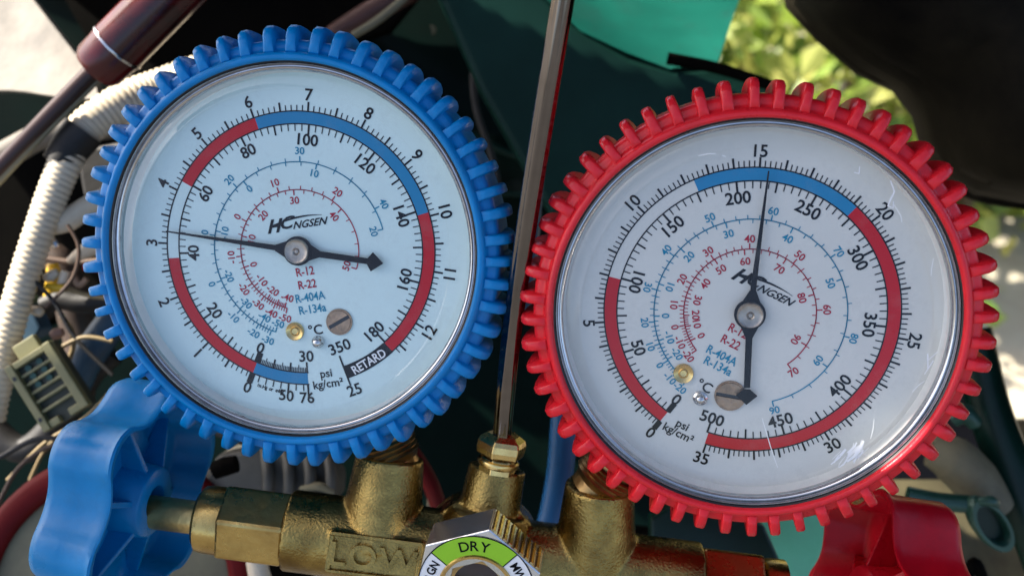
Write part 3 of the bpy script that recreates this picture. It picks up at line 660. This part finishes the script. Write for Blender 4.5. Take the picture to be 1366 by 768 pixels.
for a, s_ in ((-78, 'S'), (-68.5, 'G'), (-59, 'N'), (55, 'M'), (66, 'W'), (76, 'P'), (85.5, 'G')): rtext(q, s_, 65, a, 0, 11.5, z=z + .8, bold=.02, squeeze=.85)
for a in (-49, 45): q.tick(a, 51.3, 78.8, 1.4, z, z + .7)
q.arc(78.3, 79.6, -100, 100, z, z + .6); q.build('lettering', M['black_ink'], sg)
MB().lathe([(52, 1.4), (50.5, 4), (47, 3.5), (44, -3), (36, -9), (33, -9.5)], 64).build('brass_seat', M['brass_bright'], sg)
MB().lathe([(36, -9), (34, -12), (31, -34), (0.001, -36)], 48, rf=lambda r, a: r * (1 + .04 * math.cos(9 * a))).build('hollow', M['dark_hole'], sg)
MB().lathe([(0.001, 7), (20, 6.4), (36, 4.6), (48, 1.8)], 48).build('glass', M['sight'], sg)

# chrome hanger rod and its nut
r0, r1 = px(668, 600, 1345), px(757, -40, 1060); rodd = (r1 - r0).normalized()
hr = thing('hanger_rod', tr(r0), 'shiny chrome hanging rod rising from a brass nut between the gauges', 'rod')
mid = (r0 + r1) / 2 + Vector((-7, 0, 0))
MB().tube([Vector((0, 0, 0)), (mid - r0) * .5 + Vector((-3, 0, 0)), mid - r0, (r1 - r0) * .75 + Vector((-4, 0, 0)), r1 - r0, (r1 - r0) * 1.25], 12.4, 50, 8, flute=.05).build('rod', M['chrome'], hr)
nf = frame((0, 0, 0), (topc - c0).normalized() + Vector((0, 0, .12)))
q = MB(); q.lathe([(11, 27), (14, 27), (23, 23), (32, 17), (34.5, 11), (34.5, 2), (33, -6), (25, -9), (24, -12), (26, -14), (26, -30)], 6, nf @ Matrix.Rotation(rad(12), 4, 'Z'), False)
q.build('hex_nut', M['brass_bright'], hr, bevel=2.5)
MB().lathe([(26, -12), (28.5, -14), (29, -18), (27, -22), (22, -24)], 40, nf).build('washer', M['brass_bright'], hr)

# ================================================================== HANDWHEELS
def wheel(name, label, c, axis, m, spin, R0, amp, half):
    root = thing(name, frame(c, axis), label, 'valve knob', 'valve knobs of the manifold set')
    rf = lambda r, a: r + (r / R0) ** 3 * amp * (lambda q: math.copysign(abs(q) ** .8, q))(math.cos(6 * a + spin))
    h = half
    prof = [(0.001, -h), (R0 * .55, -h), (R0 * .86, -h + 3), (R0 * .95, -h + 9), (R0 * .98, -h + 20), (R0 * .985, 0), (R0 * 1.0, h - 12), (R0 * 1.03, h - 3), (R0 * 1.02, h), (R0 * .985, h), (R0 * .965, h - 3), (R0 * .92, -h + 50), (R0 * .88, -h + 45), (R0 * .62, -h + 44), (R0 * .58, -h + 50), (0.001, -h + 50)]
    MB().lathe(prof, 144, rf=rf).build('rim', m, root, sharp=50)
    hub = MB().lathe([(0.001, h - 26), (24, h - 26), (24, h - 6), (46, h - 6), (49, h - 9), (53, -h + 49), (0.001, -h + 48)], 48).build('hub', m, root, sharp=50)
    for k in range(6):
        T_ = Matrix.Rotation(rad(60 * k) - spin / 6 + rad(30), 4, 'Z')
        MB().prism([(47, -h + 48), (R0 * .86, -h + 43), (R0 * .88, -h + 58), (47, h - 14)], -4, 4, T_ @ Matrix.Rotation(rad(90), 4, 'X')).build('web', m, root, bevel=1.5)
    return root
wheel('blue_handwheel', 'blue lobed plastic valve knob at lower left of the manifold', mp(168, 662), axd + Vector((0, -.03, .13)), M['blue_knob'], 0.6, 150, 17, 50)
wheel('red_handwheel', 'red lobed plastic valve knob below the red gauge', px(1190, 805, 1400), -axd + Vector((0, 0, .10)), M['red_knob'], 1.6, 148, 17, 55)

# ================================================================== SURROUNDINGS IN THE ENGINE BAY
# strut, top left
tdir = None
a, b = px(128, 92, 1760), px(330, -110, 1700); sd = (b - a).normalized(); sr = thing('gas_strut', tr(a), 'black strut tube, red sheen in its colour, with thin rod crossing the upper left corner', 'strut')
F = frame((0, 0, 0), sd)
MB().lathe([(0.001, -8), (26, -8), (40, -2), (46, 10), (47, 40), (49, 60), (49.5, 420), (0.001, 420)], 40, F).build('tube', M['strut_tube'], sr)
MB().lathe([(48, 56), (50.8, 56), (51.2, 58), (50.8, 60), (48, 60)], 40, F).build('ring', M['steel'], sr)
re = px(-40, 268, 1800) - a
MB().tube([sd * 10, re * .3, re], [17, 18, 17], 16, 4).build('rod', M['strut_rod'], sr)
MB().tube([sd * 4 + Vector((13, -13, 0)), re * .5 + Vector((12, -11, 4)), re * .95 + Vector((16, -8, 6))], [4, 5, 7], 8, 4).build('side_bar', M['beige_dirt'], sr)

# ribbed hose with tape
hp = [px(470, 130, 1990), px(380, 100, 1950), px(300, 92, 1900), px(215, 118, 1880), px(160, 140, 1850), px(108, 178, 1820), px(80, 235, 1800), px(52, 310, 1780), px(26, 390, 1770), px(5, 470, 1760), px(-14, 560, 1750)]
hc = hp[5]; hr2 = thing('ribbed_hose', tr(hc), 'cream ribbed hose with black tape curving down the left edge', 'hose')
rb = lambda L, r: r * (1 + .042 * (1 if (L % 11.2) < 7 else -1))
MB().tube([p - hc for p in hp], [36, 36, 36, 36, 35, 32, 28, 26, 25, 25, 25], 28, 52, rfun=rb).build('ribbed_tube', M['cream'], hr2, sharp=80)
tp = [px(112, 175, 1818), px(95, 196, 1812), px(80, 220, 1804)]
MB().tube([p - hc for p in tp], [38, 35, 32], 28, 8).build('tape_band', M['tape'], hr2)
slab('black_hose_bracket', [(100, 200), (215, 178), (260, 250), (150, 290), (110, 262)], 1880, 40, M['tape'], 'black bracket to the right of the taped hose', 'bracket', bevel=8)
P = [px(160, 255, 1840), px(118, 275, 1820), px(92, 292, 1810), px(66, 300, 1800)]
solo('cream_pipe', MB().tube(P, [20, 19, 22, 20], 16), M['cream'], P[1], 'short cream pipe stub left of the blue gauge', 'pipe')
P = [px(78, 252, 1830), px(76, 276, 1825), px(68, 304, 1815)]
solo('cream_clip', MB().tube(P, [9, 14, 15], 12), M['cream'], P[1], 'small cream clip standing between ribbed hose and pipe stub', 'clip')
P = [px(92, 348, 1850), px(112, 336, 1840), px(135, 325, 1830)]
solo('cream_plug', MB().tube(P, [6, 14, 18], 12), M['cream'], P[1], 'cream pointed plug under the pipe stub', 'plug')
# wires and small ends
def wire(name, pts, r, m, label, d=1850, cat='wire'):
    P = [px(x, y, d + (q[0] if q else 0)) for x, y, *q in pts]
    return solo(name, MB().tube(P, r, 10, 8), m, P[len(P) // 2], label, cat)
wire('yellow_plug', [(66, 400), (72, 375), (70, 352)], [12, 15, 10], M['yellow'], 'yellow wire plug beside the ribbed hose', cat='plug')
wire('yellow_terminal', [(62, 381), (74, 384), (86, 384)], [6, 8, 7], M['yellow'], 'yellow wire terminal lying across dark wires', 1790, 'terminal')
wire('white_terminal', [(60, 372), (68, 368), (77, 362)], [7, 11, 6], M['cream'], 'white terminal with bent end above the yellow terminal', 1800, 'terminal')
wire('cream_terminal', [(82, 380), (86, 368), (88, 362)], [8, 9, 8], M['cream'], 'cream upright terminal next to the blue boot', 1800, 'terminal')
wire('white_wire_end', [(41, 413), (50, 415), (56, 418)], [7, 10, 7], M['cream'], 'white rounded wire end above the olive connector', 1800, 'wire')
wire('pale_bead', [(80, 421), (83, 421), (86, 422)], [4, 6, 4], M['cream'], 'tiny pale bead between the dark wires', 1790, 'bead')
wire('pinkish_wire_end', [(70, 448), (76, 445), (84, 442)], [9, 11, 7], mat('pink_dust', (.30, .17, .12), .6), 'dull pink wire end beside the connector', 1800, 'wire')
wire('brown_wire', [(20, 340), (60, 345), (105, 350), (150, 345)], 6, M['brown'], 'brown wire crossing behind the ribbed hose', 1900)
wire('dark_sleeve', [(58, 408), (80, 400), (110, 404), (150, 400)], [17, 19, 20, 20], M['tape'], 'black sleeve around wires pointing at the ribbed hose', 1850, 'sleeve')
wire('tan_wire', [(88, 382), (105, 390), (130, 396), (160, 398)], 4.5, M['tan'], 'tan wire running under the blue gauge from the terminals', 1800)
wire('olive_wire', [(84, 424), (95, 440), (98, 460), (92, 480)], 5, M['tan'], 'olive wire looping down past the connector', 1830)
wire('thin_tan_wire', [(10, 640), (60, 590), (110, 560), (150, 520)], 3.6, M['tan'], 'thin tan wire under the olive connector', 1830)
wire('thin_brown_wire', [(40, 640), (60, 600), (90, 575), (140, 560)], 3.6, M['tan'], 'thin wire crossing another below the connector', 1860)
wire('grey_pin', [(66, 320), (72, 324), (76, 330)], [6, 9, 5], M['steel'], 'small bright metal pin below the cream clip', 1840, 'pin')
wire('red_wire_tip', [(112, 356), (122, 357), (132, 358)], [7, 8, 7], M['red_knob'], 'red wire tip close to the blue boot', 1800, 'wire')
wire('brown_hook', [(96, 362), (100, 372), (106, 380), (116, 372)], [5, 6, 6, 5], mat('brown_cream', (.32, .2, .12), .6), 'brown curled hook next to the terminals', 1810, 'hook')
wire('dark_blue_hose', [(160, 415), (135, 450), (112, 485), (90, 540)], [30, 32, 32, 30], M['dkblue'], 'dark blue hose passing behind the blue boot', 1900, 'hose')
slab('blue_plug', [(5, 462), (34, 392), (54, 438), (48, 448), (10, 468)], 1820, 50, M['dkblue'], 'faded blue wedge plug above the olive connector', 'plug', bevel=4)
wire('dark_loom', [(-20, 560), (30, 600), (80, 560), (120, 500), (150, 470)], [26, 28, 28, 26, 26], M['tape'], 'black wire loom passing beneath the connector', 1960, 'loom')
wire('brown_loom', [(40, 330), (80, 350), (100, 420), (110, 470), (100, 540)], [24, 30, 34, 34, 34], mat('brown_tape', (.03, .018, .012), .6, c2=(.06, .035, .022), vscale=40), 'brown taped loom behind the small terminals', 1960, 'loom')

# olive connector block
cc = px(64, 515, 1720); cn = thing('connector_block', tr(cc), 'olive plastic electrical connector block with slots at left', 'connector')
ux = (px(104, 535, 1720) - px(44, 568, 1720)).normalized(); ux = (px(68, 456, 1720) - px(8, 494, 1720)).normalized(); uy = Vector((0, 0, 1)).cross(ux).normalized()
CF = Matrix((ux, uy, Vector((0, 0, 1)))).transposed().to_4x4()
q = MB()
q.box((-46, -66, -30), (46, 66, -10), CF); q.build('base', M['olive_dark'], cn)
for a_, b_ in (((-46, -66, -10), (-32, 66, 8)), ((30, -66, -10), (46, 66, 8))): MB().box(a_, b_, CF).build('side_rail', M['olive'], cn, bevel=2)
for a_, b_ in (((-32, 54, -10), (30, 65.5, 5)), ((-32, -65.5, -10), (-12, -52, 4)), ((8, -65.5, -10), (30, -52, 4))): MB().box(a_, b_, CF).build('end_bar', M['olive'], cn, bevel=2)
for y_ in (38, 21, 4, -14, -33): MB().box((-32, y_ - 2.5, -10), (30, y_ + 2.5, -1 + (3 if y_ < 0 else 0)), CF).build('slot_bar', M['olive'], cn, bevel=1)
for y_ in (46, 30, 13):
    for x_ in (-15, 8): MB().cyl(6, -10, -5, 12, CF @ tr((x_, y_, 0))).build('terminal', M['greenish_metal'], cn)
MB().box((-20, 66, -20), (24, 92, -4), CF).build('latch', M['olive'], cn, bevel=2)
for y_ in (40, -44): MB().box((-42, y_ - 3, 7), (-36, y_ + 4, 9), CF).build('rail_notch', M['case'], cn)

# red rimmed disc lower left
dc = px(150, 792, 1700); dT = frame(dc, (.12, .1, 1)); rd_ = thing('red_rimmed_disc', dT, 'dusty beige disc with a dark red rim under the blue knob', 'disc')
MB().lathe([(0.001, -4), (190, -4), (205, -8), (212, -14)], 96).build('face', M['beige_dirt'], rd_)
MB().lathe([(196, -3), (200, 8), (210, 13), (232, 11), (243, 2), (246, -14), (200, -16)], 96, closed=True).build('rim', M['dkred'], rd_, sharp=60)
bp_ = Matrix.Translation(Vector((-178, 62, 10))); MB().lathe([(0.001, 14), (6, 13), (8, 8), (9, 8), (16, 6), (17, 0)], 20, bp_).build('bolt', M['steel'], rd_)

# finned grey housing
fc = px(375, 640, 1750); fh = thing('finned_housing', tr(fc), 'dull grey finned metal housing behind the brass packing nut', 'housing')
def fpx(x, y, dz=0): return px(x, y, 1750 + dz) - fc
q = MB(); P = [fpx(x, y) for x, y in ((268, 640), (290, 606), (340, 596), (420, 604), (448, 640), (446, 675), (300, 690))]
q.add(P + [p + Vector((0, 0, -120)) for p in P], [list(range(7)), [13, 12, 11, 10, 9, 8, 7]] + [[i, (i + 1) % 7, 7 + (i + 1) % 7, 7 + i] for i in range(7)], False); q.build('housing_body', M['grey_cast'], fh, bevel=10)
for x in (352, 380, 408, 436): MB().tube([fpx(x, 600, 10), fpx(x + 6, 632, -14), fpx(x + 4, 668, -10)], [9, 11, 10], 10, 5).build('fin', M['grey_cast'], fh)
MB().tube([fpx(400, 652, -20), fpx(425, 648, -22), fpx(446, 656, -20)], [5, 8, 5], 10, 5).build('lip', M['beige_dirt'], fh)
wire('dark_port', [(285, 628), (300, 622), (316, 618)], [15, 17, 15], M['black_soft'], 'black rubber port on the grey housing', 1690, 'port')
wire('white_plastic_clip', [(338, 700), (346, 722), (342, 745), (352, 790)], [18, 24, 18, 20], M['cream'], 'white plastic clip below the brass nut', 1700, 'clip')
slab('black_lower_tray', [(250, 745), (600, 742), (760, 700), (1000, 720), (1000, 900), (200, 900)], 2050, 60, M['black_soft'], 'black tray at the bottom behind the brass manifold', 'tray', bevel=8)
wire('blue_tube', [(436, 748), (428, 768), (418, 800)], [10, 10, 10], M['dkblue'], 'short blue tube end below the LOW plate', 1700, 'tube')
wire('dark_red_hose', [(500, 560), (545, 600), (572, 640), (590, 690)], [16, 16, 15, 15], M['dkred'], 'dark red hose behind the blue gauge stem', 1750, 'hose')
wire('grey_cable', [(570, 640), (574, 655), (572, 690)], [6, 6, 6], M['beige_dirt'], 'short grey cable by the centre brass boss', 1800, 'cable')
wire('brown_rod', [(440, 50), (490, 20), (540, -8), (600, -40)], [22, 27, 26, 26], M['rust'], 'rust brown rod at the top behind the blue gauge', 2150, 'rod')
wire('flaky_cable', [(470, 48), (500, 30), (535, 2), (560, -30)], [8, 9, 9, 9], M['beige_dirt'], 'frayed beige cable lying along the brown rod', 2080, 'cable')
wire('blue_hose', [(756, 520), (752, 570), (747, 630), (736, 690), (716, 760)], [23, 23, 23, 23, 23], M['blue_hose'], 'blue rubber hose hanging between the chrome rod and red gauge', 1640, 'hose')
wire('blue_back_hose', [(722, 150), (716, 230), (708, 330), (698, 420)], [14, 14, 14, 14], M['dkblue'], 'thin dark blue hose behind the chrome rod', 1750, 'hose')

# lower right: green brackets, mint panel
slab('dark_green_bracket', [(868, 690), (905, 668), (1020, 700), (1040, 745), (1040, 762), (925, 738), (868, 730)], 1700, 40, M['dkgreen_paint'], 'dark green metal bracket under the red gauge', 'bracket', bevel=6)
slab('mint_panel', [(1000, 690), (1110, 660), (1098, 800), (1045, 800), (1040, 755)], 1800, 40, M['mint_paint'], 'mint green painted panel between the red gauge and red knob', 'panel', bevel=6)
P = [px(915, 737, 1600), px(960, 740, 1590), px(1005, 748, 1590), px(1050, 772, 1590)]
solo('dark_clamp', MB().tube(P, [5, 6, 6, 6], 10), M['black_soft'], P[1], 'black clamp strip over the right packing nut', 'clamp')
P = [px(1296, 440, 1950), px(1318, 540, 1930), px(1350, 630, 1910), px(1400, 760, 1890)]
solo('dark_green_bar', MB().tube(P, [38, 40, 42, 44], 20), M['dkgreen_paint'], P[1], 'glossy dark green bar slanting down the right edge', 'bar')
P = [px(1210, 660, 1820), px(1250, 668, 1810), px(1292, 672, 1800)]
solo('green_pipe', MB().tube(P, [17, 17, 17], 16), M['greenish_metal'], P[1], 'pale green pipe leading right from the red knob', 'pipe')
T_ = tr(px(1320, 698, 1800)) @ Matrix.Rotation(rad(-50), 4, 'Z') @ Matrix.Rotation(rad(14), 4, 'Y')
el_ = lambda r, a: r * 1.0 / math.sqrt((math.cos(a) / 1.12) ** 2 + (math.sin(a) / .5) ** 2)
q2 = thing('green_ring', T_, 'green oval metal ring at the end of the pale green pipe', 'ring')
q = MB(); q.lathe([(42, -14), (56, -14), (60, -6), (60, 6), (56, 13), (45, 13), (40, 6), (40, -6)], 56, closed=True, rf=el_); q.build('ring_body', M['greenish_metal'], q2)
MB().lathe([(0.001, -6), (42, -6), (42, -12)], 48, rf=el_).build('ring_centre', M['dkgreen_paint'], q2)
MB().tube([Vector((-58, 6, 8)), Vector((-50, 22, 18)), Vector((-34, 28, 14))], [7, 10, 7], 10, 5).build('clip', M['greenish_metal'], q2)
P = [px(1240, 600, 1900), px(1270, 612, 1890), px(1300, 640, 1880), px(1330, 680, 1880)]
solo('beige_elbow', MB().tube(P, [30, 46, 46, 34], 20), M['beige_dirt'], P[1], 'dusty beige elbow pipe behind the pale green pipe', 'pipe')
P = [px(1270, 560, 1860), px(1288, 552, 1850), px(1302, 566, 1850)]
solo('pale_green_fitting', MB().tube(P, [14, 20, 14], 14), M['greenish_metal'], P[1], 'pale green fitting touching the dark green bar', 'fitting')
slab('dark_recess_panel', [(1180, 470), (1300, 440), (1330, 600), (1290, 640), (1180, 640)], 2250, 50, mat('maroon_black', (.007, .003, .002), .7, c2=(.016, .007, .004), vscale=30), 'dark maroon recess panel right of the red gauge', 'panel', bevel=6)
P = [px(1285, 790, 1780), px(1300, 750, 1770), px(1318, 790, 1770)]
solo('black_fork', MB().tube(P, [9, 11, 9], 12), M['black_soft'], P[1], 'black forked end at the bottom right', 'fork')


# small fittings on the dark green panel
wire('thin_pipe', [(540, 120), (600, 165), (660, 196), (720, 222), (800, 262)], [9, 9, 9, 9, 9], M['dkgreen_paint'], 'thin dark green pipe running down behind the chrome rod', 2450, 'pipe')
wire('black_cable', [(600, -30), (628, 60), (634, 140), (664, 250), (660, 420)], [8, 8, 8, 8, 8], M['tape'], 'black cable hanging between the gauges on the green panel', 2380, 'cable')
wire('teal_lip', [(560, 250), (640, 256), (720, 262)], [7, 7, 7], M['dkgreen_paint'], 'narrow green lip along the panel behind the blue gauge rim', 2600, 'panel lip')
wire('white_tag', [(575, 34), (579, 39), (578, 46)], [3, 6, 3], M['beige_dirt'], 'small pale wire tag on the dark panel at the top', 2500, 'tag')
# more wiring in the left bay
for i, (pts, r, m, lab) in enumerate([
    ([(30, 360), (70, 400), (100, 450), (150, 500)], 4, 'tape', 'thin black wire slanting over the small terminals'),
    ([(90, 300), (105, 330), (96, 372), (60, 410)], 3.5, 'brown', 'brown wire curling past the cream plug'),
    ([(70, 470), (110, 450), (150, 455)], 4, 'tan', 'tan wire touching the top corner of the olive connector'),
    ([(0, 610), (50, 585), (100, 590), (150, 610)], 5, 'tape', 'black wire under the thin tan wire below the connector'),
    ([(-10, 690), (20, 630), (55, 600), (85, 590)], 4, 'brown', 'brown wire reaching the rim of the red rimmed disc'),
    ([(285, 575), (330, 590), (400, 588), (460, 600)], 6, 'tape', 'black wire along the top of the grey finned housing')]):
    wire('wire', pts, r, M[m], lab, 1770)
